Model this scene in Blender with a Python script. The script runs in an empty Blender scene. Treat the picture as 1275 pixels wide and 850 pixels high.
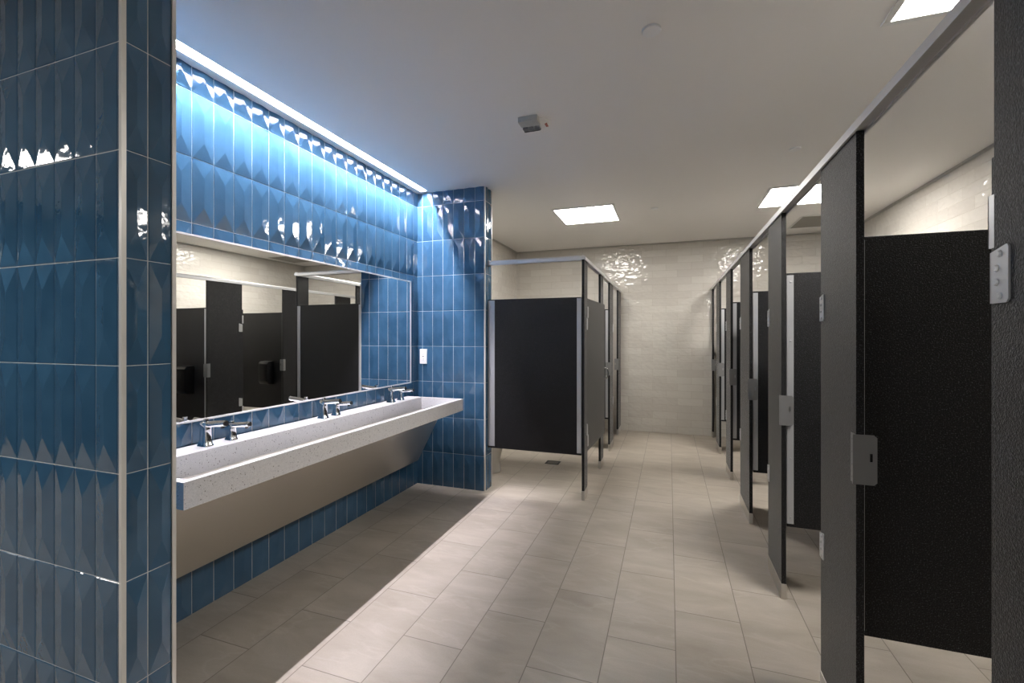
import bpy, bmesh, math, random
from mathutils import Vector, Matrix
random.seed(7)
scn = bpy.context.scene
COL = scn.collection

# ------------------------------------------------------------------ helpers
def srgb(r, g, b):
    def f(c):
        c /= 255.0
        return c / 12.92 if c <= 0.04045 else ((c + 0.055) / 1.055) ** 2.4
    return (f(r), f(g), f(b), 1.0)

class MB:
    """collects shapes in one bmesh; material slots by index"""
    def __init__(self):
        self.bm = bmesh.new()
    def _mat(self, faces, mi):
        for f in faces:
            f.material_index = mi
    def box(self, x0, x1, y0, y1, z0, z1, bevel=0.0, mi=0, seg=2):
        b = self.bm
        vs = [b.verts.new(p) for p in ((x0, y0, z0), (x1, y0, z0), (x1, y1, z0), (x0, y1, z0),
                                       (x0, y0, z1), (x1, y0, z1), (x1, y1, z1), (x0, y1, z1))]
        fs = [b.faces.new([vs[i] for i in q]) for q in
              ((3, 2, 1, 0), (4, 5, 6, 7), (0, 1, 5, 4), (1, 2, 6, 5), (2, 3, 7, 6), (3, 0, 4, 7))]
        self._mat(fs, mi)
        if bevel > 0:
            es = list({e for f in fs for e in f.edges})
            r = bmesh.ops.bevel(b, geom=es, offset=bevel, segments=seg, profile=0.5, affect='EDGES')
            self._mat(r['faces'], mi)
        return self
    def prism(self, pts, axis, a0, a1, mi=0, bevel=0.0):
        """pts: 2D polygon; axis 'x' -> (y,z), 'y' -> (x,z), 'z' -> (x,y)"""
        b = self.bm
        def P(p, a):
            return {'x': (a, p[0], p[1]), 'y': (p[0], a, p[1]), 'z': (p[0], p[1], a)}[axis]
        A = [b.verts.new(P(p, a0)) for p in pts]
        B = [b.verts.new(P(p, a1)) for p in pts]
        n = len(pts)
        fs = [b.faces.new(A), b.faces.new(B[::-1])]
        for i in range(n):
            fs.append(b.faces.new((A[i], B[i], B[(i + 1) % n], A[(i + 1) % n])))
        self._mat(fs, mi)
        if bevel > 0:
            es = list({e for f in fs for e in f.edges})
            r = bmesh.ops.bevel(b, geom=es, offset=bevel, segments=2, profile=0.5, affect='EDGES')
            self._mat(r['faces'], mi)
        bmesh.ops.recalc_face_normals(b, faces=[f for f in b.faces])
        return self
    def loft(self, rings, mi=0, cap=True):
        b = self.bm
        R = [[b.verts.new(p) for p in r] for r in rings]
        n = len(R[0]); fs = []
        for a, c in zip(R, R[1:]):
            for i in range(n):
                fs.append(b.faces.new((a[i], a[(i + 1) % n], c[(i + 1) % n], c[i])))
        if cap:
            fs.append(b.faces.new(R[0][::-1])); fs.append(b.faces.new(R[-1]))
        self._mat(fs, mi)
        return self
    def cyl(self, p0, p1, r0, r1=None, seg=24, mi=0, cap=True):
        r1 = r0 if r1 is None else r1
        p0, p1 = Vector(p0), Vector(p1)
        d = (p1 - p0).normalized()
        u = d.orthogonal().normalized(); v = d.cross(u)
        ring = lambda p, r: [tuple(p + (u * math.cos(t) + v * math.sin(t)) * r) for t in
                             [2 * math.pi * i / seg for i in range(seg)]]
        return self.loft([ring(p0, r0), ring(p1, r1)], mi, cap)
    def lathe(self, c, prof, seg=32, mi=0, sx=1.0, sy=1.0):
        rings = [[(c[0] + r * sx * math.cos(t), c[1] + r * sy * math.sin(t), c[2] + z) for t in
                  [2 * math.pi * i / seg for i in range(seg)]] for r, z in prof]
        return self.loft(rings, mi)
    def tube(self, pts, r, seg=12, mi=0):
        pts = [Vector(p) for p in pts]
        rings = []
        up = None
        for i, p in enumerate(pts):
            d = (pts[min(i + 1, len(pts) - 1)] - pts[max(i - 1, 0)]).normalized()
            u = d.orthogonal().normalized() if up is None else (up - d * up.dot(d)).normalized()
            up = u
            v = d.cross(u)
            rings.append([tuple(p + (u * math.cos(t) + v * math.sin(t)) * r) for t in
                          [2 * math.pi * k / seg for k in range(seg)]])
        return self.loft(rings, mi)
    def build(self, name, mats, parent=None, smooth=None):
        me = bpy.data.meshes.new(name)
        bmesh.ops.recalc_face_normals(self.bm, faces=list(self.bm.faces))
        self.bm.to_mesh(me); self.bm.free()
        return link(name, me, mats, parent, smooth)

def link(name, me, mats, parent=None, smooth=None):
    for m in (mats if isinstance(mats, (list, tuple)) else [mats]):
        me.materials.append(m)
    o = bpy.data.objects.new(name, me)
    COL.objects.link(o)
    if parent is not None:
        off = Vector((0, 0, 0)); p = parent
        while p is not None:
            off += p.location; p = p.parent
        me.transform(Matrix.Translation(-off))
        o.parent = parent
    if smooth:
        me.polygons.foreach_set('use_smooth', [True] * len(me.polygons))
        md_angle = math.radians(smooth)
        me.update()
        try:
            me.set_sharp_from_angle(angle=md_angle)
        except Exception:
            pass
    return o

def thing(name, label, cat, loc, group=None):
    o = bpy.data.objects.new(name, None)
    COL.objects.link(o)
    o.empty_display_size = 0.05
    o.location = loc
    return tag(o, label, cat, group)

def tag(o, label, cat, group=None):
    o['label'] = label; o['category'] = cat
    if group:
        o['group'] = group
    return o

def struct(o, label=None, cat=None):
    o['kind'] = 'structure'
    if label:
        o['label'] = label; o['category'] = cat
    return o

# ------------------------------------------------------------------ node helpers
class NT:
    def __init__(self, name):
        self.m = bpy.data.materials.new(name)
        self.m.use_nodes = True
        self.t = self.m.node_tree
        self.p = self.t.nodes['Principled BSDF']
        self.obj = None
    def n(self, typ, **kw):
        x = self.t.nodes.new(typ)
        for k, v in kw.items():
            setattr(x, k, v)
        return x
    def put(self, sock, v):
        if hasattr(v, 'is_output') or hasattr(v, 'links'):
            self.t.links.new(v, sock)
        else:
            sock.default_value = v
    def math(self, op, a, b=None, c=None, clamp=False):
        x = self.n('ShaderNodeMath', operation=op); x.use_clamp = clamp
        for i, v in enumerate((a, b, c)):
            if v is not None:
                self.put(x.inputs[i], v)
        return x.outputs[0]
    def coords(self):
        if self.obj is None:
            tc = self.n('ShaderNodeTexCoord')
            sp = self.n('ShaderNodeSeparateXYZ')
            self.t.links.new(tc.outputs['Object'], sp.inputs[0])
            self.obj = (tc.outputs['Object'], sp.outputs[0], sp.outputs[1], sp.outputs[2])
        return self.obj
    def mapping(self, scale=(1, 1, 1), rot=(0, 0, 0)):
        mp = self.n('ShaderNodeMapping')
        self.t.links.new(self.coords()[0], mp.inputs[0])
        mp.inputs['Scale'].default_value = scale
        mp.inputs['Rotation'].default_value = rot
        return mp.outputs[0]
    def noise(self, scale, detail=2.0, rough=0.5, vec=None, dist=0.0):
        x = self.n('ShaderNodeTexNoise')
        self.t.links.new(vec if vec is not None else self.coords()[0], x.inputs['Vector'])
        x.inputs['Scale'].default_value = scale
        x.inputs['Detail'].default_value = detail
        x.inputs['Roughness'].default_value = rough
        x.inputs['Distortion'].default_value = dist
        return x.outputs['Fac']
    def ramp(self, fac, stops, interp='LINEAR'):
        x = self.n('ShaderNodeValToRGB')
        x.color_ramp.interpolation = interp
        el = x.color_ramp.elements
        while len(el) < len(stops):
            el.new(0.5)
        for e, (p, c) in zip(el, stops):
            e.position = p; e.color = c
        self.t.links.new(fac, x.inputs[0])
        return x.outputs[0]
    def mix(self, fac, a, b, blend='MIX'):
        x = self.n('ShaderNodeMix', data_type='RGBA', blend_type=blend)
        self.put(x.inputs[0], fac); self.put(x.inputs[6], a); self.put(x.inputs[7], b)
        return x.outputs[2]
    def bump(self, h, strength=0.3, dist=0.01, normal=None):
        x = self.n('ShaderNodeBump')
        x.inputs['Strength'].default_value = strength
        x.inputs['Distance'].default_value = dist
        self.t.links.new(h, x.inputs['Height'])
        if normal is not None:
            self.t.links.new(normal, x.inputs['Normal'])
        return x.outputs[0]
    def set(self, **kw):
        for k, v in kw.items():
            self.put(self.p.inputs[k.replace('_', ' ')], v)
        return self
    def tiles(self, u, v, w, h, ou, ov, stagger, grout, soft):
        vv = self.math('DIVIDE', self.math('SUBTRACT', v, ov), h)
        row = self.math('FLOOR', vv)
        fv = self.math('SUBTRACT', vv, row)
        par = self.math('FLOORED_MODULO', row, 2.0)
        uu = self.math('ADD', self.math('DIVIDE', self.math('SUBTRACT', u, ou), w), self.math('MULTIPLY', par, stagger))
        col = self.math('FLOOR', uu)
        fu = self.math('SUBTRACT', uu, col)
        du = self.math('MULTIPLY', self.math('MINIMUM', fu, self.math('SUBTRACT', 1.0, fu)), w)
        dv = self.math('MULTIPLY', self.math('MINIMUM', fv, self.math('SUBTRACT', 1.0, fv)), h)
        d = self.math('MINIMUM', du, dv)
        mask = self.math('DIVIDE', self.math('SUBTRACT', d, grout), soft, clamp=True)
        cb = self.n('ShaderNodeCombineXYZ')
        self.put(cb.inputs[0], col); self.put(cb.inputs[1], row)
        wn = self.n('ShaderNodeTexWhiteNoise', noise_dimensions='3D')
        self.t.links.new(cb.outputs[0], wn.inputs['Vector'])
        return mask, wn.outputs['Value'], cb.outputs[0]

def plain(name, col, rough=0.5, metal=0.0, **kw):
    t = NT(name)
    t.set(Base_Color=col, Roughness=rough, Metallic=metal, **kw)
    return t.m

# ------------------------------------------------------------------ materials
def mat_floor():
    t = NT('floor_tile')
    _, x, y, z = t.coords()
    mask, rnd, cell = t.tiles(y, x, 0.6085, 0.2945, 0.567, 0.0275, 0.5, 0.0012, 0.0012)
    # each tile gets its own patch of stone
    add = t.n('ShaderNodeVectorMath', operation='MULTIPLY_ADD')
    t.t.links.new(cell, add.inputs[0]); add.inputs[1].default_value = (3.7, 5.1, 0)
    t.t.links.new(t.coords()[0], add.inputs[2])
    mp = t.n('ShaderNodeMapping'); t.t.links.new(add.outputs[0], mp.inputs[0])
    mp.inputs['Rotation'].default_value = (0, 0, 0.9); mp.inputs['Scale'].default_value = (1.0, 3.0, 1.0)
    cloud = t.noise(2.0, 7, 0.62, mp.outputs[0], 0.5)
    vein = t.noise(0.9, 5, 0.55, mp.outputs[0], 0.35)
    v2 = t.math('ABSOLUTE', t.math('SUBTRACT', vein, 0.5))
    vm = t.math('SUBTRACT', 1.0, t.math('DIVIDE', v2, 0.018, clamp=True))
    fine = t.noise(140, 3, 0.6)
    c = t.ramp(cloud, [(0.25, srgb(160, 150, 137)), (0.75, srgb(188, 179, 167))])
    c = t.mix(t.math('MULTIPLY', vm, 0.13), c, srgb(214, 208, 198))
    c = t.mix(t.math('MULTIPLY', t.math('SUBTRACT', rnd, 0.5), 0.16), c, srgb(120, 110, 98))
    c = t.mix(t.math('MULTIPLY', t.math('SUBTRACT', 0.62, fine, clamp=True), 0.25), c, srgb(120, 110, 98))
    c = t.mix(t.math('SUBTRACT', 1.0, mask), c, srgb(118, 110, 100))
    rg = t.math('ADD', 0.34, t.math('MULTIPLY', cloud, 0.16))
    t.set(Base_Color=c, Roughness=rg, Specular_IOR_Level=0.4)
    t.set(Normal=t.bump(t.math('ADD', mask, t.math('MULTIPLY', fine, 0.12)), 0.35, 0.0012))
    return t.m

def mat_white_tile(name, axis, ou=0.0):
    t = NT(name)
    _, x, y, z = t.coords()
    u = x if axis == 'x' else y
    mask, rnd, cell = t.tiles(u, z, 0.335, 0.1005, ou, 0.0, 0.45, 0.0008, 0.0025)
    wav = t.noise(17, 1.0, 0.4, t.mapping((1, 1, 1.5)))
    w2 = t.noise(5.0, 1, 0.5)
    c = t.mix(rnd, srgb(202, 197, 189), srgb(211, 207, 199))
    c = t.mix(t.math('SUBTRACT', 1.0, mask), c, srgb(184, 177, 166))
    t.set(Base_Color=c, Roughness=t.math('ADD', 0.03, t.math('MULTIPLY', t.math('SUBTRACT', 1.0, mask), 0.5)),
          Specular_IOR_Level=0.5)
    b1 = t.bump(wav, 0.65, 0.009)
    b1 = t.bump(w2, 0.5, 0.014, b1)
    b2 = t.bump(mask, 0.6, 0.0022, b1)
    t.set(Normal=b2)
    return t.m

def mat_blue():
    t = NT('blue_glaze')
    n1 = t.noise(7, 2, 0.5)
    c = t.ramp(n1, [(0.3, srgb(48, 82, 110)), (0.7, srgb(58, 94, 123))])
    geo = t.noise(18, 2, 0.5)
    t.set(Base_Color=c, Roughness=0.055, Specular_IOR_Level=0.6, Coat_Weight=0.25, Coat_Roughness=0.03)
    t.set(Normal=t.bump(geo, 0.28, 0.006))
    return t.m

def mat_black(name='black_hdpe'):
    t = NT(name)
    s1 = t.noise(240, 2, 0.6)
    s2 = t.noise(520, 1, 0.5)
    c = t.ramp(s1, [(0.50, srgb(5, 5, 6)), (0.58, srgb(24, 24, 27)), (0.70, srgb(84, 84, 90))])
    h = t.math('ADD', s1, t.math('MULTIPLY', s2, 0.6))
    t.set(Base_Color=c, Roughness=0.42, Specular_IOR_Level=0.32, Sheen_Weight=0.3, Sheen_Roughness=0.35)
    t.set(Normal=t.bump(h, 0.9, 0.0022))
    return t.m

def mat_sink():
    t = NT('speckled_quartz')
    v = t.n('ShaderNodeTexVoronoi'); v.inputs['Scale'].default_value = 95
    t.t.links.new(t.coords()[0], v.inputs['Vector'])
    sp = t.math('LESS_THAN', v.outputs['Distance'], 0.25)
    pick = t.noise(47, 0, 0.5)
    dk = t.math('MULTIPLY', sp, t.math('GREATER_THAN', pick, 0.60))
    lt = t.math('MULTIPLY', sp, t.math('LESS_THAN', pick, 0.40))
    fine = t.noise(260, 2, 0.6)
    c = t.ramp(fine, [(0.3, srgb(196, 195, 196)), (0.7, srgb(220, 219, 220))])
    c = t.mix(t.math('MULTIPLY', lt, 0.6), c, srgb(158, 158, 166))
    c = t.mix(t.math('MULTIPLY', dk, 0.8), c, srgb(96, 92, 92))
    t.set(Base_Color=c, Roughness=0.3)
    return t.m

def mat_brushed(name, col, rough, axis_scale, metal=1.0):
    t = NT(name)
    n1 = t.noise(60, 3, 0.6, t.mapping(axis_scale))
    t.set(Base_Color=col, Metallic=metal, Roughness=t.math('ADD', rough - 0.05, t.math('MULTIPLY', n1, 0.1)))
    t.set(Normal=t.bump(n1, 0.06, 0.002))
    return t.m

def mat_ceiling():
    t = NT('painted_ceiling')
    n1 = t.noise(220, 2, 0.5)
    t.set(Base_Color=srgb(242, 240, 237), Roughness=0.8, Specular_IOR_Level=0.3)
    t.set(Normal=t.bump(n1, 0.06, 0.001))
    return t.m

def emit(name, col, s):
    t = NT(name)
    t.set(Base_Color=(0.8, 0.8, 0.8, 1), Emission_Color=col, Emission_Strength=s)
    return t.m

LED_S, PANEL_S = 430.0, 15.0
M_floor = mat_floor()
M_wx = mat_white_tile('white_tile_across', 'x', 0.11)
M_wy = mat_white_tile('white_tile_along', 'y', 0.05)
M_blue = mat_blue()
M_grout = plain('light_grout', srgb(192, 197, 200), 0.8)
M_black = mat_black()
M_edge = plain('black_core_edge', srgb(14, 14, 15), 0.5)
M_sink = mat_sink()
M_alu = mat_brushed('satin_aluminium', (0.58, 0.59, 0.61, 1), 0.40, (1, 1, 0.03), 0.5)
M_rail = mat_brushed('rail_aluminium', (0.70, 0.70, 0.71, 1), 0.38, (1, 0.03, 1), 0.45)
M_steel = mat_brushed('brushed_steel', (0.60, 0.58, 0.55, 1), 0.30, (1, 0.03, 1))
M_apron = mat_brushed('apron_steel', (0.88, 0.83, 0.76, 1), 0.34, (1, 0.02, 1))
M_cast = plain('stamped_steel', (0.36, 0.36, 0.36, 1), 0.38, 0.6)
M_hinge = plain('hinge_steel', (0.66, 0.67, 0.68, 1), 0.36, 0.5)
M_chrome = plain('chrome', (0.88, 0.89, 0.91, 1), 0.06, 1.0)
M_dark = plain('dark_plastic', srgb(16, 16, 18), 0.35)
M_trim = plain('satin_trim', srgb(214, 212, 206), 0.35, 0.15)
M_mirror = plain('mirror_glass', (0.92, 0.93, 0.92, 1), 0.0, 1.0)
M_ceil = mat_ceiling()
M_white = plain('white_plastic', srgb(232, 232, 230), 0.35)
M_porcelain = plain('porcelain', srgb(232, 228, 220), 0.12)
M_led = emit('led_tape', (0.97, 0.92, 1.0, 1), LED_S)
M_panel = emit('panel_diffuser', (1.0, 0.955, 0.895, 1), PANEL_S)
M_lens = plain('clear_lens', (0.9, 0.9, 0.92, 1), 0.05, 0.0, Transmission_Weight=0.9)
M_cover = plain('cover_paint', srgb(240, 240, 240), 0.5)
M_red = plain('red_print', srgb(185, 110, 95), 0.5)
M_ltgrey = plain('light_grey_paint', srgb(186, 184, 178), 0.6)
M_hatch = plain('grey_hatch', srgb(150, 147, 140), 0.7)
M_slotgrey = plain('slot_grey', srgb(172, 172, 174), 0.7)
M_slot = plain('socket_hole', srgb(40, 40, 42), 0.6)

# ------------------------------------------------------------------ dimensions
CEIL = 2.705
XW = -2.226            # alcove tiled wall face
XE = -1.540            # ends of the tiled return walls
Y0a, Y0b = 0.882, 1.033   # near return wall
Y1a, Y1b = 3.683, 3.842   # far return wall
XS = -2.278            # side wall behind the left stalls
XRW = 2.13             # right wall
YF = 6.75              # far wall
XR = 0.556             # front of the right-hand stalls
XL = -0.668            # front of the left-hand stalls
XLEFT, YBACK = -6.4, -2.6
LEDX0, LEDX1, LEDY0, LEDY1 = -2.160, -2.090, 1.06, 3.63

# ------------------------------------------------------------------ setting
struct(MB().box(-6.55, 2.3, -2.75, 6.9, -0.12, 0.0).build('floor', M_floor))
c = MB()
c.box(-6.55, LEDX0, -2.75, 6.9, CEIL, CEIL + 0.12)
c.box(LEDX1, 2.3, -2.75, 6.9, CEIL, CEIL + 0.12)
c.box(LEDX0, LEDX1, -2.75, LEDY0, CEIL, CEIL + 0.12)
c.box(LEDX0, LEDX1, LEDY1, 6.9, CEIL, CEIL + 0.12)
struct(c.build('ceiling', M_ceil))
struct(MB().box(XS - 0.12, XRW + 0.12, YF, YF + 0.12, 0, CEIL).build('wall_far', M_wx))
struct(MB().box(XRW, XRW + 0.12, -2.6, YF, 0, CEIL).build('wall_right', M_wy))
struct(MB().box(XS - 0.12, XS, Y1b, YF, 0, CEIL).build('wall_left_stalls', M_wy))
struct(MB().box(XLEFT - 0.12, XRW + 0.12, YBACK - 0.12, YBACK, 0, CEIL).build('wall_back', M_blue))
struct(MB().box(XLEFT - 0.12, XLEFT, YBACK, Y0a, 0, CEIL).build('wall_left_entry', M_blue))

TW, TH = 0.1055, 0.325
ROW0 = 0.307 - TH
def tile_skin(origin, U, N, u0, u1, ucol, tw=TW, z0=0.0, z1=CEIL, relief=0.0075, rim=0.002, gap=0.0022):
    """hip-roof shaped glazed tiles laid on a plane; returns verts, faces. U along the wall, N out of it"""
    bm = bmesh.new()
    U, N, O = Vector(U), Vector(N), Vector(origin)
    Z = Vector((0, 0, 1))
    k0 = math.floor((u0 - ucol) / tw) - 1
    k1 = math.ceil((u1 - ucol) / tw) + 1
    r0 = math.floor((z0 - ROW0) / TH) - 1
    r1 = math.ceil((z1 - ROW0) / TH) + 1
    g = gap / 2
    for r in range(r0, r1):
        for k in range(k0, k1):
            a, b_ = ucol + k * tw + g, ucol + (k + 1) * tw - g
            c_, d_ = ROW0 + r * TH + g, ROW0 + (r + 1) * TH - g
            if b_ < u0 or a > u1 or d_ < z0 or c_ > z1:
                continue
            def P(u, v, h):
                return bm.verts.new(O + U * u + Z * v + N * h)
            m = (a + b_) / 2
            e = 0.0022
            base = [P(a, c_, 0), P(b_, c_, 0), P(b_, d_, 0), P(a, d_, 0)]
            top = [P(a + e, c_ + e, rim), P(b_ - e, c_ + e, rim), P(b_ - e, d_ - e, rim), P(a + e, d_ - e, rim)]
            hip = (d_ - c_) * 0.27
            q0, q1 = P(m, c_ + hip, rim + relief), P(m, d_ - hip, rim + relief)
            for i in range(4):
                bm.faces.new((base[i], base[(i + 1) % 4], top[(i + 1) % 4], top[i]))
            f = [bm.faces.new((top[0], top[1], q0)), bm.faces.new((top[1], top[2], q1, q0)),
                 bm.faces.new((top[2], top[3], q1)), bm.faces.new((top[3], top[0], q0, q1))]
    # soften ridges and hips
    es = [e for e in bm.edges if len(e.link_faces) == 2 and e.calc_face_angle(0) > 0.05
          and all((v.co - O).dot(N) > rim * 0.5 for v in e.verts)
          and any((v.co - O).dot(N) > rim + relief * 0.5 for v in e.verts)]
    bmesh.ops.bevel(bm, geom=es, offset=0.0035, segments=2, profile=0.5, affect='EDGES')
    for co, no in ((O + U * u0, -U), (O + U * u1, U), (O + Z * z0, -Z), (O + Z * z1, Z)):
        bmesh.ops.bisect_plane(bm, geom=bm.verts[:] + bm.edges[:] + bm.faces[:], plane_co=co, plane_no=no, clear_outer=True)
    bmesh.ops.recalc_face_normals(bm, faces=bm.faces[:])
    # make the front face along N
    s = sum(f.normal.dot(N) * f.calc_area() for f in bm.faces)
    if s < 0:
        bmesh.ops.reverse_faces(bm, faces=bm.faces[:])
    me = bpy.data.meshes.new('t'); bm.to_mesh(me); bm.free()
    return me

def tiled_wall(name, bodies, skins):
    bm = bmesh.new()
    body = MB()
    for b in bodies:
        body.box(*b, mi=1)
    tmp = bpy.data.meshes.new('b'); body.bm.to_mesh(tmp); body.bm.free()
    bm.from_mesh(tmp)
    for s in skins:
        bm.from_mesh(s)
    me = bpy.data.meshes.new(name); bm.to_mesh(me); bm.free()
    return struct(link(name, me, [M_blue, M_grout]))

# alcove back wall
G = 0.003
tiled_wall('wall_left_alcove', [(XW - 0.15, XW - G, Y0b - 0.01, Y1a + 0.01, 0, CEIL)],
           [tile_skin((XW - G, 0, 0), (0, 1, 0), (1, 0, 0), Y0b, Y1a, 1.577, 0.1135)])
# far return wall: front, end and (white tiled) stall side
tiled_wall('wall_left_return', [(XW - 0.15, XE - G, Y1a + G, Y1b, 0, CEIL)],
           [tile_skin((0, Y1a + G, 0), (1, 0, 0), (0, -1, 0), XW, XE - 0.006, -2.172, 0.1065),
            tile_skin((XE - G, 0, 0), (0, 1, 0), (1, 0, 0), Y1a + 0.006, Y1b - 0.008, 3.683, 0.08)])
tiled_wall('wall_left_near', [(XLEFT, XE - G, Y0a + G, Y0b - G, 0, CEIL)],
           [tile_skin((0, Y0a + G, 0), (1, 0, 0), (0, -1, 0), XLEFT, XE - 0.008, -1.978, 0.1038),
            tile_skin((XE - G, 0, 0), (0, 1, 0), (1, 0, 0), Y0a + 0.006, Y0b - 0.006, 0.954 - 0.071, 0.071),
            tile_skin((0, Y0b - G, 0), (1, 0, 0), (0, 1, 0), XW, XE - 0.008, -2.172, 0.1065)])
# metal corner trims of the tiled walls
for i, (x, y) in enumerate(((XE, Y0a), (XE, Y0b), (XE, Y1a), (XE, Y1b)), 1):
    s = 1 if i in (2, 4) else -1
    w = 0.0095 if i < 3 else 0.008
    pts = [(x + 0.003, y + s * 0.003), (x - w, y + s * 0.003), (x - w, y - s * 0.004), (x - 0.004, y - s * 0.004),
           (x - 0.004, y - s * w), (x + 0.003, y - s * w)]
    struct(MB().prism(pts, 'z', 0.0, CEIL).build('trim_%d' % i, M_trim))
# thin bead where the tiled walls meet the ceiling
struct(MB().prism([(YF, CEIL), (YF - 0.018, CEIL), (YF - 0.014, CEIL - 0.012), (YF - 0.004, CEIL - 0.018), (YF, CEIL - 0.018)], 'x', XS, XRW).build('trim_5', M_ltgrey))
struct(MB().prism([(XRW, CEIL), (XRW - 0.018, CEIL), (XRW - 0.014, CEIL - 0.012), (XRW - 0.004, CEIL - 0.018), (XRW, CEIL - 0.018)], 'y', -2.6, YF - 0.018).build('trim_6', M_ltgrey))
struct(MB().prism([(XS, CEIL), (XS + 0.018, CEIL), (XS + 0.014, CEIL - 0.012), (XS + 0.004, CEIL - 0.018), (XS, CEIL - 0.018)], 'y', Y1b, YF - 0.018).build('trim_7', M_ltgrey))

# ------------------------------------------------------------------ LED cove slot
led = thing('linear_light', 'long recessed bluish white light slot in the ceiling above the blue tiled sink wall', 'light', ((LEDX0 + LEDX1) / 2, 2.3, CEIL))
h = MB()
t = 0.002
e = 0.0005
h.box(LEDX0 + e, LEDX0 + t, LEDY0 + e, LEDY1 - e, CEIL - 0.001, CEIL + 0.072)
h.box(LEDX1 - t, LEDX1 - e, LEDY0 + e, LEDY1 - e, CEIL - 0.001, CEIL + 0.072)
h.box(LEDX0 + t, LEDX1 - t, LEDY0 + e, LEDY1 - e, CEIL + 0.070, CEIL + 0.072)
h.box(LEDX0 + t, LEDX1 - t, LEDY0 + e, LEDY0 + t, CEIL - 0.001, CEIL + 0.070)
h.box(LEDX0 + t, LEDX1 - t, LEDY1 - t, LEDY1 - e, CEIL - 0.001, CEIL + 0.070)
h.build('housing', M_slotgrey, led)
MB().box(-2.126, -2.114, LEDY0 + 0.01, LEDY1 - 0.01, CEIL + 0.066, CEIL + 0.0695).build('led_tape', M_led, led)

# ------------------------------------------------------------------ ceiling fixtures
def ceiling_panel(x, y, label, sx=0.60, sy=0.62):
    o = thing('ceiling_light', label, 'light', (x, y, CEIL), 'square ceiling light panels')
    f = MB(); w = 0.03; zb = CEIL - 0.008
    x0, x1, y0, y1 = x - sx / 2 - w, x + sx / 2 + w, y - sy / 2 - w, y + sy / 2 + w
    f.box(x0, x1, y0, y0 + w, zb, CEIL - 0.0005, 0.003); f.box(x0, x1, y1 - w, y1, zb, CEIL - 0.0005, 0.003)
    f.box(x0, x0 + w, y0 + w, y1 - w, zb, CEIL - 0.0005, 0.003); f.box(x1 - w, x1, y0 + w, y1 - w, zb, CEIL - 0.0005, 0.003)
    f.build('frame', M_white, o)
    MB().box(x0 + w, x1 - w, y0 + w, y1 - w, zb + 0.003, CEIL - 0.001).build('diffuser', M_panel, o)
ceiling_panel(-0.845, 4.93, 'bright square ceiling light panel above the left-hand stalls')
ceiling_panel(1.175, 4.90, 'bright square ceiling light panel partly hidden behind the headrail, towards the far wall')
ceiling_panel(1.185, 2.005, 'bright square ceiling light panel cut off by the top of the photo', 0.60, 0.62)
ceiling_panel(-5.5, -0.95, 'unseen square ceiling light panel added behind the camera, far to the left')  # added out of view to give the near blue wall its highlights

ceiling_panel(-2.3, -1.2, 'unseen square ceiling light panel added behind the camera for fill, nearest to it')  # added out of view as fill for the near wall and ceiling

def cover_plate(x, y, r, label):
    m = MB().lathe((x, y, CEIL), [(r, -0.0005), (r, -0.005), (r * 0.93, -0.009), (r * 0.5, -0.0105), (0.001, -0.011)], 40)
    o = m.build('sprinkler_cover', M_cover, None, 40)
    tag(o, label, 'cover plate', 'round ceiling cover plates')
cover_plate(-0.072, 2.046, 0.041, 'round grey cover plate on the ceiling nearest the camera')
cover_plate(-0.141, 4.894, 0.035, 'small round cover plate on the ceiling beside the left light panel')
cover_plate(0.846, 3.676, 0.04, 'faint round cover plate on the ceiling over the right-hand headrail')

# strobe
st = thing('strobe_alarm', 'small white ceiling strobe alarm with clear lens', 'alarm', (-0.79, 2.68, CEIL))
m = MB(); m.lathe((-0.775, 2.695, CEIL), [(0.075, -0.0005), (0.075, -0.012), (0.066, -0.022), (0.045, -0.030), (0.002, -0.031)], 40, sx=1.05, sy=0.85)
m.build('dome', M_white, st, 40)
m = MB(); m.box(-0.868, -0.745, 2.59, 2.665, CEIL - 0.036, CEIL - 0.001, 0.004); m.build('body', M_ltgrey, st)
m = MB(); m.box(-0.862, -0.755, 2.667, 2.715, CEIL - 0.046, CEIL - 0.010, 0.006); m.build('lens', M_lens, st)
m = MB()
for i in range(3):
    m.lathe((-0.845 + i * 0.036, 2.69, CEIL - 0.036), [(0.015, 0.0), (0.010, 0.012), (0.002, 0.018)], 16)
m.build('reflector', M_hinge, st)
MB().box(-0.722, -0.708, 2.675, 2.715, CEIL - 0.0285, CEIL - 0.0165, 0.001).build('red_mark', M_red, st)

# access hatch
ah = thing('access_panel', 'flat grey square access panel in the ceiling over the far right stalls', 'panel', (1.68, 6.06, CEIL))
m = MB(); x0, x1, y0, y1, w = 1.385, 1.985, 5.76, 6.37, 0.02
m.box(x0, x1, y0, y0 + w, CEIL - 0.006, CEIL - 0.0005, 0.002); m.box(x0, x1, y1 - w, y1, CEIL - 0.006, CEIL - 0.0005, 0.002)
m.box(x0, x0 + w, y0 + w, y1 - w, CEIL - 0.006, CEIL - 0.0005, 0.002); m.box(x1 - w, x1, y0 + w, y1 - w, CEIL - 0.006, CEIL - 0.0005, 0.002)
m.build('frame', M_white, ah)
MB().box(x0 + w + 0.002, x1 - w - 0.002, y0 + w + 0.002, y1 - w - 0.002, CEIL - 0.004, CEIL - 0.0005).build('door', M_hatch, ah)

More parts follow.
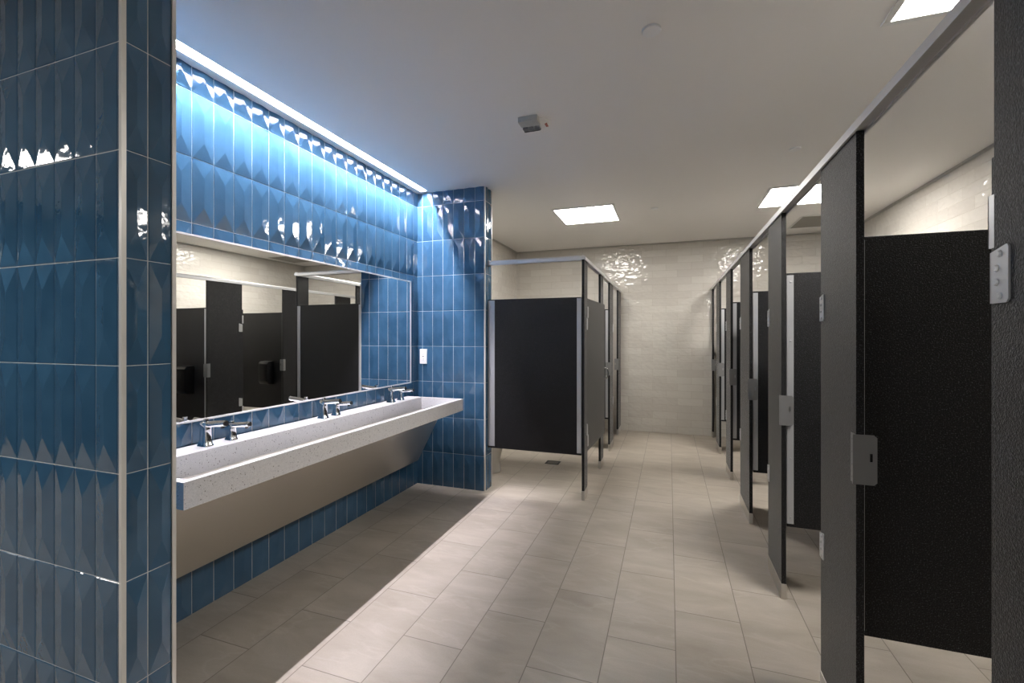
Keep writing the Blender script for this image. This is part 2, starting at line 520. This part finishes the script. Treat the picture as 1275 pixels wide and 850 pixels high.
# ------------------------------------------------------------------ mirror
my0, my1, mz0, mz1 = 1.17, 3.535, 0.952, 1.871
mi = thing('wall_mirror', 'long frameless-looking wall mirror with thin steel edge above the trough sink', 'mirror', (XW, (my0 + my1) / 2, mz0))
xa, xb = XW + 0.0105, XW + 0.026
f = MB(); w = 0.010
f.box(xa, xb + 0.002, my0, my1, mz0, mz0 + w, 0.001); f.box(xa, xb + 0.002, my0, my1, mz1 - w, mz1, 0.001)
f.box(xa, xb + 0.002, my0, my0 + w, mz0 + w, mz1 - w, 0.001); f.box(xa, xb + 0.002, my1 - w, my1, mz0 + w, mz1 - w, 0.001)
f.build('frame', M_rail, mi)
MB().box(xa, xb - 0.002, my0 + w, my1 - w, mz0 + w, mz1 - w).build('glass', M_mirror, mi)

# ------------------------------------------------------------------ trough sink
SX0, SX1, SY0, SY1, SZ, SB = XW + 0.010, -1.668, 1.15, 3.50, 0.838, 0.738
sk = thing('wall_mounted_sink', 'long white speckled stone trough sink mounted on the blue tiled wall', 'sink', (SX0, (SY0 + SY1) / 2, SB))
sk['kind'] = 'thing'
m = MB()
prof = [(SX0, 0.69), (-1.91, 0.69), (-1.90, SB), (SX1, SB), (SX1, SZ), (SX1 - 0.032, SZ), (SX1 - 0.034, SZ - 0.070), (SX1 - 0.05, SZ - 0.080),
        (-1.90, SZ - 0.090), (-1.93, SZ - 0.125), (-2.04, SZ - 0.130), (-2.054, SZ - 0.115), (-2.056, SZ), (SX0, SZ)]
m.prism(prof, 'y', SY0 + 0.032, SY1 - 0.03)
end = [(SX0, 0.69), (-1.91, 0.69), (-1.90, SB), (SX1, SB), (SX1, SZ), (SX0, SZ)]
m.prism(end, 'y', SY0, SY0 + 0.032); m.prism(end, 'y', SY1 - 0.03, SY1)
bmesh.ops.remove_doubles(m.bm, verts=m.bm.verts[:], dist=1e-5)
m.build('basin', M_sink, sk)
m = MB()
ap = [(-1.86, SB - 0.001), (-1.863, SB - 0.001), (-2.098, 0.279), (SX0, 0.272), (SX0, 0.270), (-2.102, 0.276)]
m.prism([(-1.858, SB - 0.001), (-2.100, 0.276), (SX0, 0.268), (SX0, SB - 0.001)], 'y', SY0 + 0.015, SY1 - 0.012, bevel=0.002)
m.build('apron_panel', M_apron, sk)

def spout_unit(y, tall, kind, label):
    z0 = SZ
    H_ = 0.112 if tall else 0.082
    x = -2.132
    o = thing('faucet' if kind == 'f' else 'soap_dispenser', label, 'faucet' if kind == 'f' else 'soap dispenser', (x, y, z0),
              'chrome faucets on the trough sink' if kind == 'f' else 'chrome soap dispensers on the trough sink')
    k = 1.0 if tall else 0.86
    def ring(z, a, b, cx, n=20):
        pts = []
        for i in range(n):
            t_ = 2 * math.pi * i / n
            cc, ss = math.cos(t_), math.sin(t_)
            q = 0.45
            pts.append((cx + a * math.copysign(abs(cc) ** q, cc), y + b * math.copysign(abs(ss) ** q, ss), z0 + z))
        return pts
    m = MB()
    m.loft([ring(0.0, 0.033 * k, 0.027 * k, x), ring(0.004, 0.033 * k, 0.027 * k, x), ring(0.012, 0.028 * k, 0.0235 * k, x),
            ring(0.035, 0.0235 * k, 0.021 * k, x - 0.001), ring(H_ * 0.7, 0.0215 * k, 0.0195 * k, x), ring(H_, 0.022 * k, 0.019 * k, x + 0.001),
            ring(H_ + 0.004, 0.019 * k, 0.016 * k, x + 0.001)])
    m.build('body', M_chrome, o, 40)
    r = 0.0155 if tall else 0.0135
    zc = z0 + H_ - r * 0.4
    L = 0.135 if tall else 0.125
    m = MB()
    xs = [x - 0.022, x - 0.016, x, x + L * 0.6, x + L - 0.012, x + L]
    rs = [r * 0.6, r * 0.95, r, r, r * 1.0, r * 0.95]
    rings = [[(xx, y + rr * math.cos(2 * math.pi * i / 24), zc + 0.012 * (xx - x) / L + rr * math.sin(2 * math.pi * i / 24)) for i in range(24)] for xx, rr in zip(xs, rs)]
    m.loft(rings)
    sp = m.build('spout', M_chrome, o, 40)
    xe = x + L
    MB().cyl((xe, y, zc + 0.012), (xe + 0.004, y, zc + 0.0125), r * 0.78, seg=20).build('outlet_tip', M_dark, sp)
    MB().cyl((xe - 0.02, y, zc + 0.010 - r * 0.9), (xe - 0.02, y, zc + 0.010 - r - 0.006), r * 0.55, seg=16).build('aerator', M_dark, sp)
    m = MB(); m.box(x - 0.006, x + 0.012, y - 0.009, y + 0.009, z0 + H_ + 0.004, z0 + H_ + (0.022 if tall else 0.016), 0.003)
    m.build('cap', M_chrome, o)
    MB().box(x + 0.0125, x + 0.0145, y - 0.006, y + 0.006, z0 + H_ + 0.007, z0 + H_ + 0.015, 0.0005).build('sensor_eye', M_dark, o)
POS = ((1.575, 1.712, 'nearest the camera', 'nearest the camera'), (2.365, 2.485, 'in the middle of the sink', 'in the middle of the sink'),
       (3.125, 3.262, 'by the far tiled return wall', 'by the far tiled return wall'))
for a, b, la, lb in POS:
    spout_unit(a, True, 'f', 'taller chrome faucet on the sink ledge, ' + la)
    spout_unit(b, False, 's', 'shorter chrome soap dispenser on the sink ledge, ' + lb)

# ------------------------------------------------------------------ outlet
ox, oz = -2.155, 1.187
yo = Y1a - 0.0085
ot = thing('wall_outlet', 'white double power outlet on the blue tiled return wall above the sink', 'outlet', (ox, yo, oz))
MB().box(ox - 0.036, ox + 0.036, yo - 0.007, yo + 0.012, oz - 0.068, oz + 0.068, 0.003).build('cover_plate', M_white, ot)
m = MB(); m.box(ox - 0.017, ox + 0.017, yo - 0.0095, yo - 0.006, oz - 0.036, oz + 0.036, 0.002)
rc = m.build('receptacle', M_white, ot)
m = MB()
for s in (-1, 1):
    for dx in (-0.006, 0.006):
        m.box(ox + dx - 0.001, ox + dx + 0.001, yo - 0.0099, yo - 0.0085, oz + s * 0.022 - 0.004, oz + s * 0.022 + 0.004)
    m.cyl((ox, yo - 0.0099, oz + s * 0.022 - 0.009), (ox, yo - 0.0085, oz + s * 0.022 - 0.009), 0.002, seg=10)
m.box(ox - 0.008, ox + 0.008, yo - 0.0100, yo - 0.0085, oz - 0.003, oz + 0.0035)
m.build('socket_slot', M_slot, rc)

# ------------------------------------------------------------------ stall partitions
PZ0, PZ1 = 0.375, 1.703        # panels and doors
RZ0, RZ1 = 2.018, 2.052        # headrail
TH_P = 0.022

def screw(m, p, axis, r=0.0065, h=0.004):
    d = {'x': (-1, 0, 0), '+x': (1, 0, 0), 'y': (0, -1, 0), '+y': (0, 1, 0)}[axis]
    q = tuple(p[i] + d[i] * h * 0.5 for i in range(3)); q2 = tuple(p[i] + d[i] * h for i in range(3))
    m.cyl(p, q, r, seg=12); m.cyl(q, q2, r, r * 0.6, seg=12)

def pilaster(side, y0, y1, label, keeper=True, hinges=True, group=None):
    """side +1: right-hand row facing -x; -1: left-hand row facing +x"""
    f = -side                                   # outward direction of its front face
    xf = XR if side > 0 else XL
    xb = xf - f * TH_P
    xa_, xb_ = min(xf, xb), max(xf, xb)
    o = thing('stall_pilaster', label, 'stall post', ((xf + xb) / 2, (y0 + y1) / 2, 0), group)
    MB().box(xa_, xb_, y0, y1, 0.004, RZ0 - 0.001, 0.0015).build('post', M_black, o)
    m = MB(); s = 0.0022
    m.box(xa_ - s, xb_ + s, y0 - s, y1 + s, 0.0, 0.078, 0.001)
    m.build('shoe', M_steel, o)
    ax = 'x' if f < 0 else '+x'
    if keeper:
        # U-shaped strike wrapped round the near edge
        m = MB(); zc, hh = 0.985, 0.078
        ye = y0 - 0.0032
        xo, xi = xf + f * 0.010, xb - f * 0.032
        x0_, x1_ = min(xo, xi), max(xo, xi)
        c_ = 0.008
        # plate with a vertical slot: four strips
        sl0, sl1 = (xb - f * 0.013), (xb - f * 0.021)
        s0, s1 = min(sl0, sl1), max(sl0, sl1)
        zs0, zs1 = zc - 0.006, zc + 0.020
        m.box(x0_, s0, ye, ye + 0.0025, zc - hh, zc + hh)
        m.prism([(s1, zc - hh), (x1_ - c_, zc - hh), (x1_, zc - hh + c_), (x1_, zc + hh - c_), (x1_ - c_, zc + hh), (s1, zc + hh)] if side > 0 else
                [(s1, zc - hh), (x1_, zc - hh), (x1_, zc + hh), (s1, zc + hh)], 'y', ye, ye + 0.0025)
        m.box(s0, s1, ye, ye + 0.0025, zc - hh, zs0); m.box(s0, s1, ye, ye + 0.0025, zs1, zc + hh)
        # flange along the front face
        m.box(min(xf + f * 0.0005, xf + f * 0.003), max(xf + f * 0.0005, xf + f * 0.003), ye + 0.002, y0 + 0.036, zc - hh, zc + hh)
        m.box(min(xf + f * 0.0005, xo), max(xf + f * 0.0005, xo), ye + 0.0025, ye + 0.005, zc - hh, zc + hh)
        for dz in (-0.06, -0.02, 0.02, 0.06):
            screw(m, (xf + f * 0.003, y0 + 0.022, zc + dz), ax, 0.004, 0.003)
        m.build('latch_keeper', M_cast, o)
    if hinges:
        for zt in (1.430, 0.520):
            m = MB()
            z0_, z1_ = zt, zt + 0.102
            pts = [(y1 - 0.044, z0_ + 0.006), (y1 - 0.038, z0_), (y1 + 0.002, z0_), (y1 + 0.002, z1_ - 0.010), (y1 - 0.040, z1_), (y1 - 0.044, z1_ - 0.005)]
            m.prism(pts, 'x', xf + f * 0.0003, xf + f * 0.0035)
            m.box(min(xf + f * 0.0035, xb), max(xf + f * 0.0035, xb), y1 + 0.0005, y1 + 0.003, z0_, z1_ - 0.010)
            for i in range(4):
                screw(m, (xf + f * 0.003, y1 - (0.023 if i in (0, 3) else 0.015), z0_ + 0.012 + i * 0.025), ax)
            m.build('hinge_bracket', M_hinge, o)
    return o

def divider(side, y, label, x_end, group=None, face=-1, dispenser=None):
    xf = (XR + TH_P if side > 0 else XL - TH_P)
    x0_, x1_ = (xf + 0.005, x_end - 0.004) if side > 0 else (x_end + 0.004, xf - 0.005)
    o = thing('stall_divider', label, 'stall panel', ((x0_ + x1_) / 2, y, PZ0), group)
    t_ = 0.0125
    MB().box(x0_, x1_, y - t_, y + t_, PZ0, PZ1, 0.002).build('panel', M_black, o)
    for k, xe in enumerate((x0_ if side > 0 else x1_, x1_ if side > 0 else x0_)):
        d = side * (1 if k == 0 else -1)
        m = MB()
        a, b = xe - d * 0.003, xe + d * 0.031
        lo, hi = min(a, b), max(a, b)
        z0_, z1_ = PZ0 + 0.018, PZ1 - 0.012
        m.box(lo, hi, y - t_ - 0.0035, y - t_ - 0.0004, z0_, z1_)
        m.box(lo, hi, y + t_ + 0.0004, y + t_ + 0.0035, z0_, z1_)
        m.box(min(a, xe - d * 0.0004), max(a, xe - d * 0.0004), y - t_ - 0.0035, y + t_ + 0.0035, z0_, z1_)
        for i in range(5):
            zz = z0_ + 0.035 + i * (z1_ - z0_ - 0.07) / 4
            screw(m, (xe + d * 0.017, y - t_ - 0.0035, zz), 'y', 0.0045, 0.003)
        m.build('wall_channel' if k else 'post_channel', M_alu, o)
    return o

def door(side, yh, label, width=0.60, angle=90.0, yoff=0.0, group=None, handle=False):
    """door hinged at y = yh; angle 0 closed, 90 swung into the stall"""
    f = -side
    xf = XR if side > 0 else XL
    o = thing('stall_door', label, 'stall door', (xf - f * 0.011, yh + yoff, PZ0), group)
    # built closed in local frame: along +y from hinge, thickness in x centred; then rotated about the hinge
    px, py = o.location.x, o.location.y
    MB().box(px - 0.010, px + 0.010, py, py + width, PZ0, PZ1, 0.002).build('leaf', M_black, o)
    for zt in (1.534, 0.417):
        m = MB()
        m.box(px - 0.0128, px + 0.0128, py - 0.0028, py - 0.0004, zt, zt + 0.098)
        m.box(px - 0.0130, px - 0.0104, py - 0.0028, py + 0.030, zt, zt + 0.098)
        m.box(px + 0.0104, px + 0.0130, py - 0.0028, py + 0.030, zt, zt + 0.098)
        for i in range(4):
            screw(m, (px - 0.0130, py + 0.016, zt + 0.012 + i * 0.0245), 'x', 0.0048, 0.005)
            screw(m, (px + 0.0130, py + 0.016, zt + 0.012 + i * 0.0245), '+x', 0.0048, 0.005)
        m.build('hinge_bracket', M_hinge, o)
    yl = py + width - 0.055
    lz = 0.995
    if handle:
        xx = px + f * 0.010
        m = MB()
        pts = []
        for i in range(13):
            t_ = math.pi * i / 12
            pts.append((xx + f * 0.042 * math.sin(t_) ** 0.5, yl + 0.02, lz + 0.055 * math.cos(t_)))
        m.tube(pts, 0.006)
        m.cyl((xx, yl + 0.02, lz + 0.055), (xx + f * 0.006, yl + 0.02, lz + 0.055), 0.012, seg=16)
        m.cyl((xx, yl + 0.02, lz - 0.055), (xx + f * 0.006, yl + 0.02, lz - 0.055), 0.012, seg=16)
        m.build('pull_handle', M_chrome, o, 40)
    # inside slide latch
    xx = px - f * 0.010
    m = MB()
    x0_, x1_ = min(xx - f * 0.0004, xx - f * 0.016), max(xx - f * 0.0004, xx - f * 0.016)
    m.box(x0_, x1_, yl - 0.045, yl + 0.045, lz - 0.022, lz + 0.022, 0.003)
    m.cyl(((x0_ if f > 0 else x1_), yl, lz), ((x0_ - 0.018 if f > 0 else x1_ + 0.018), yl, lz), 0.006, seg=14)
    m.build('slide_latch', M_cast, o)
    # angle > 0 swings the far end away from the aisle
    o.rotation_euler = (0, 0, -side * math.radians(angle))
    return o

RG = 'posts of the right-hand stall row'
PR = [('A', 0.66, 1.058, False, True, 'black speckled stall post cut off by the right edge of the photo, steel hinge'),
      ('B', 1.692, 2.041, True, True, 'broad black stall post second in the right-hand row, large steel latch keeper at its edge'),
      ('C', 2.687, 3.02, True, True, 'black stall post third from the camera in the right-hand row, whole steel shoe in view'),
      ('D', 3.683, 4.127, True, True, 'black stall post fourth from the camera in the right-hand row'),
      ('E', 4.75, 5.10, True, True, 'black stall post fifth from the camera in the right-hand row'),
      ('F', 5.77, 6.12, True, True, 'black stall post second from the far wall in the right-hand row'),
      ('G', 6.665, YF - 0.004, True, False, 'narrow black stall post against the far wall, last of the right-hand row')]
for n_, a, b, k, hg, la in PR:
    pilaster(1, a, b, la, k, hg, RG)
DG = 'doors of the right-hand stall row'
ORD = ['nearest', 'second', 'third', 'fourth', 'fifth', 'farthest']
DL = ['black stall door swung in, seen edge-on behind the post at the right edge of the photo',
      'black stall door swung in behind the second post of the right-hand row',
      'black stall door swung in behind the third post of the right-hand row',
      'black stall door swung in behind the fourth post of the right-hand row',
      'black stall door swung in behind the fifth post of the right-hand row',
      'black stall door swung in behind the last-but-one post of the right-hand row, by the far wall']
for i in range(6):
    yh = PR[i][2]
    door(1, yh, DL[i], 0.60, 90.0, 0.018 if i == 0 else 0.014, DG)
VG = 'divider panels of the right-hand stall row'
VL = ['large black divider panel at the right, seen through the nearest stall opening',
      'black divider panel with aluminium channel, seen between the second and third right-hand posts',
      'black divider panel with aluminium channel behind the fourth right-hand post',
      'black divider panel with aluminium channel behind the fifth right-hand post',
      'black divider panel with aluminium channel behind the last-but-one right-hand post']
VY = [1.812, 2.712, 3.71, 4.80, 5.82]
for y, la in zip(VY, VL):
    divider(1, y, la, XRW, VG)

# toilet paper dispensers, seen in the mirror on two dividers
def dispenser(x, y, label):
    o = thing('paper_dispenser', label, 'dispenser', (x, y, 0.71), 'black toilet paper dispensers')
    m = MB()
    pts = [(y - 0.014, 0.71), (y - 0.10, 0.72), (y - 0.125, 0.76), (y - 0.125, 1.0), (y - 0.10, 1.03), (y - 0.014, 1.035)]
    m.prism(pts, 'x', x - 0.08, x + 0.08, bevel=0.004)
    m.build('case', M_dark, o, 30)
    MB().box(x - 0.02, x + 0.02, y - 0.128, y - 0.1245, 0.80, 0.93, 0.001).build('window', M_slot, o)
dispenser(0.86, 3.71, 'black toilet paper dispenser reflected at the left end of the mirror')
dispenser(0.84, 4.80, 'black toilet paper dispenser reflected in the mirror between two stall posts')

# headrails
def rail_profile(x0, x1):
    xm = (x0 + x1) / 2
    return [(x0, RZ0 - 0.006), (x0 + 0.008, RZ0 - 0.006), (x0 + 0.008, RZ0), (x1 - 0.008, RZ0), (x1 - 0.008, RZ0 - 0.006), (x1, RZ0 - 0.006),
            (x1, RZ0 + 0.022), (xm + 0.006, RZ1), (xm - 0.006, RZ1), (x0, RZ0 + 0.022)]
o = MB().prism(rail_profile(XR - 0.0105, XR + TH_P + 0.0105), 'y', 0.5, YF - 0.002).build('headrail', M_rail)
tag(o, 'long aluminium headrail along the tops of the right-hand stall posts', 'rail')
hr = thing('headrail', 'aluminium headrail along the left-hand stall posts, turning the corner to the blue wall', 'rail', (XL, 3.75, RZ0))
x0, x1 = XL - TH_P - 0.0105, XL + 0.0105
MB().prism(rail_profile(x0, x1), 'y', 3.735, YF - 0.002).build('side_rail', M_rail, hr)
yc = 3.757
pf = rail_profile(yc - 0.0215, yc + 0.0215)
MB().prism(pf, 'x', XE + 0.012, x0 - 0.0005).build('front_rail', M_rail, hr)
MB().box(XE + 0.0005, XE + 0.020, yc - 0.026, yc + 0.026, RZ0 - 0.014, RZ1 + 0.004, 0.003).build('end_bracket', M_cast, hr)

# left-hand row
LG = 'posts of the left-hand stall row'
PL = [(3.757 - 0.011, 3.90, False, True, 'black corner post of the left-hand stalls beside the big dark front panel'),
      (4.70, 4.90, True, True, 'black stall post half hidden behind the closed left-hand door'),
      (5.47, 5.80, True, True, 'black stall post with latch keeper, next after the closed door in the left-hand row'),
      (6.40, YF - 0.004, True, False, 'black stall post against the far wall, last of the left-hand row')]
for i, (a, b, k, hg, la) in enumerate(PL):
    pilaster(-1, a, b, la, k, hg, LG)
o = door(-1, 3.905, 'closed dark stall door with pull handle and two hinges on the left-hand row', 0.80, -3.0, 0.0, 'doors of the left-hand stall row', handle=True)
door(-1, 4.90, 'black stall door swung into the middle left-hand stall', 0.56, 90, 0.014, 'doors of the left-hand stall row')
door(-1, 5.80, 'black stall door swung into the left-hand stall by the far wall', 0.58, 90, 0.014, 'doors of the left-hand stall row')
divider(-1, 4.725, 'black divider panel behind the closed left-hand stall door', XS, 'divider panels of the left-hand stall row')
divider(-1, 5.52, 'black divider panel with bright aluminium channel in the open left-hand stall', XS, 'divider panels of the left-hand stall row')
# front panel between the return wall and the corner post
fp = thing('stall_front_panel', 'large black front panel between the blue return wall and the corner stall post', 'stall panel', (-1.1, yc, PZ0))
px0, px1 = XE + 0.006, XL - TH_P - 0.004
MB().box(px0, px1, yc - 0.0125, yc + 0.0125, PZ0, PZ1, 0.002).build('panel', M_black, fp)
for xe, d in ((px0, 1), (px1, -1)):
    m = MB()
    wd = 0.062 if d > 0 else 0.036
    a, b = xe - d * 0.003, xe + d * wd
    lo, hi = min(a, b), max(a, b)
    z0_, z1_ = PZ0 + 0.018, PZ1 - 0.010
    m.box(lo, hi, yc - 0.0162, yc - 0.0129, z0_, z1_); m.box(lo, hi, yc + 0.0129, yc + 0.0162, z0_, z1_)
    m.box(min(a, xe - d * 0.0004), max(a, xe - d * 0.0004), yc - 0.0162, yc + 0.0162, z0_, z1_)
    for i in range(5):
        screw(m, (xe + d * 0.026, yc - 0.0162, z0_ + 0.04 + i * (z1_ - z0_ - 0.08) / 4), 'y', 0.0055, 0.003)
    m.build('channel', M_alu, fp)

# ------------------------------------------------------------------ toilet in the near left stall
tx, ty = XS, 4.27
tl = thing('toilet', 'white toilet whose foot shows under the black front panel beside the blue wall', 'toilet', (tx, ty, 0))
def oval(cx, z, a, b, n=32, back=None):
    pts = []
    for i in range(n):
        t_ = 2 * math.pi * i / n
        x_ = cx + a * math.cos(t_)
        if back is not None:
            x_ = max(x_, back)
        pts.append((x_, ty + b * math.sin(t_), z))
    return pts
m = MB()
m.loft([oval(tx + 0.40, 0.0, 0.26, 0.125), oval(tx + 0.40, 0.02, 0.262, 0.127), oval(tx + 0.40, 0.10, 0.25, 0.118), oval(tx + 0.42, 0.22, 0.255, 0.135),
        oval(tx + 0.45, 0.33, 0.265, 0.175), oval(tx + 0.46, 0.385, 0.27, 0.185), oval(tx + 0.46, 0.395, 0.262, 0.178)])
m.build('bowl', M_porcelain, tl, 50)
m = MB(); m.loft([oval(tx + 0.465, 0.397, 0.265, 0.185), oval(tx + 0.465, 0.412, 0.268, 0.187), oval(tx + 0.465, 0.425, 0.262, 0.182), oval(tx + 0.465, 0.432, 0.24, 0.165)])
m.build('seat', M_white, tl, 50)
m = MB(); m.box(tx + 0.02, tx + 0.20, ty - 0.20, ty + 0.20, 0.40, 0.74, 0.02); m.build('tank', M_porcelain, tl, 50)
m = MB(); m.box(tx + 0.014, tx + 0.208, ty - 0.21, ty + 0.21, 0.742, 0.775, 0.01); m.build('tank_lid', M_porcelain, tl, 50)
m = MB(); m.cyl((tx + 0.2, ty - 0.14, 0.68), (tx + 0.22, ty - 0.14, 0.68), 0.014); m.box(tx + 0.212, tx + 0.222, ty - 0.145, ty - 0.07, 0.672, 0.686, 0.003)
m.build('flush_lever', M_chrome, tl, 40)

# floor drain
fd = thing('floor_drain', 'small dark square floor drain under the black front panel', 'drain', (-1.19, 4.77, 0.0))
m = MB(); x0, x1, y0, y1 = -1.268, -1.118, 4.70, 4.83
m.box(x0, x1, y0, y0 + 0.012, 0.0003, 0.004, 0.001); m.box(x0, x1, y1 - 0.012, y1, 0.0003, 0.004, 0.001)
m.box(x0, x0 + 0.012, y0 + 0.012, y1 - 0.012, 0.0003, 0.004, 0.001); m.box(x1 - 0.012, x1, y0 + 0.012, y1 - 0.012, 0.0003, 0.004, 0.001)
m.build('frame', M_slot, fd)
m = MB()
for i in range(7):
    xx = x0 + 0.014 + i * 0.0185
    m.box(xx, xx + 0.011, y0 + 0.013, y1 - 0.013, 0.0003, 0.003)
m.build('grate', M_slot, fd)

# ------------------------------------------------------------------ world, camera, colour
w = bpy.data.worlds.new('world'); scn.world = w
w.use_nodes = True
w.node_tree.nodes['Background'].inputs[0].default_value = (0.6, 0.62, 0.65, 1)
w.node_tree.nodes['Background'].inputs[1].default_value = 0.0
cd = bpy.data.cameras.new('camera')
cam = bpy.data.objects.new('camera', cd); COL.objects.link(cam)
cam.location = (0, 0, 1.37)
cam.rotation_euler = (math.radians(90), 0, math.radians(19.2532))
cd.sensor_fit = 'HORIZONTAL'; cd.sensor_width = 36.0
cd.lens = 559.568 / 1275 * 36.0
cd.shift_y = -5.936 / 1275
cd.clip_start = 0.01
scn.camera = cam
vs = scn.view_settings
vs.view_transform = 'Standard'; vs.look = 'None'; vs.gamma = 1.0; vs.use_curve_mapping = False
vs.exposure = 1.6
cy = scn.cycles
cy.max_bounces = 12; cy.diffuse_bounces = 7; cy.glossy_bounces = 6
cy.caustics_reflective = False; cy.caustics_refractive = False
cy.sample_clamp_indirect = 6.0
cy.use_denoising = True
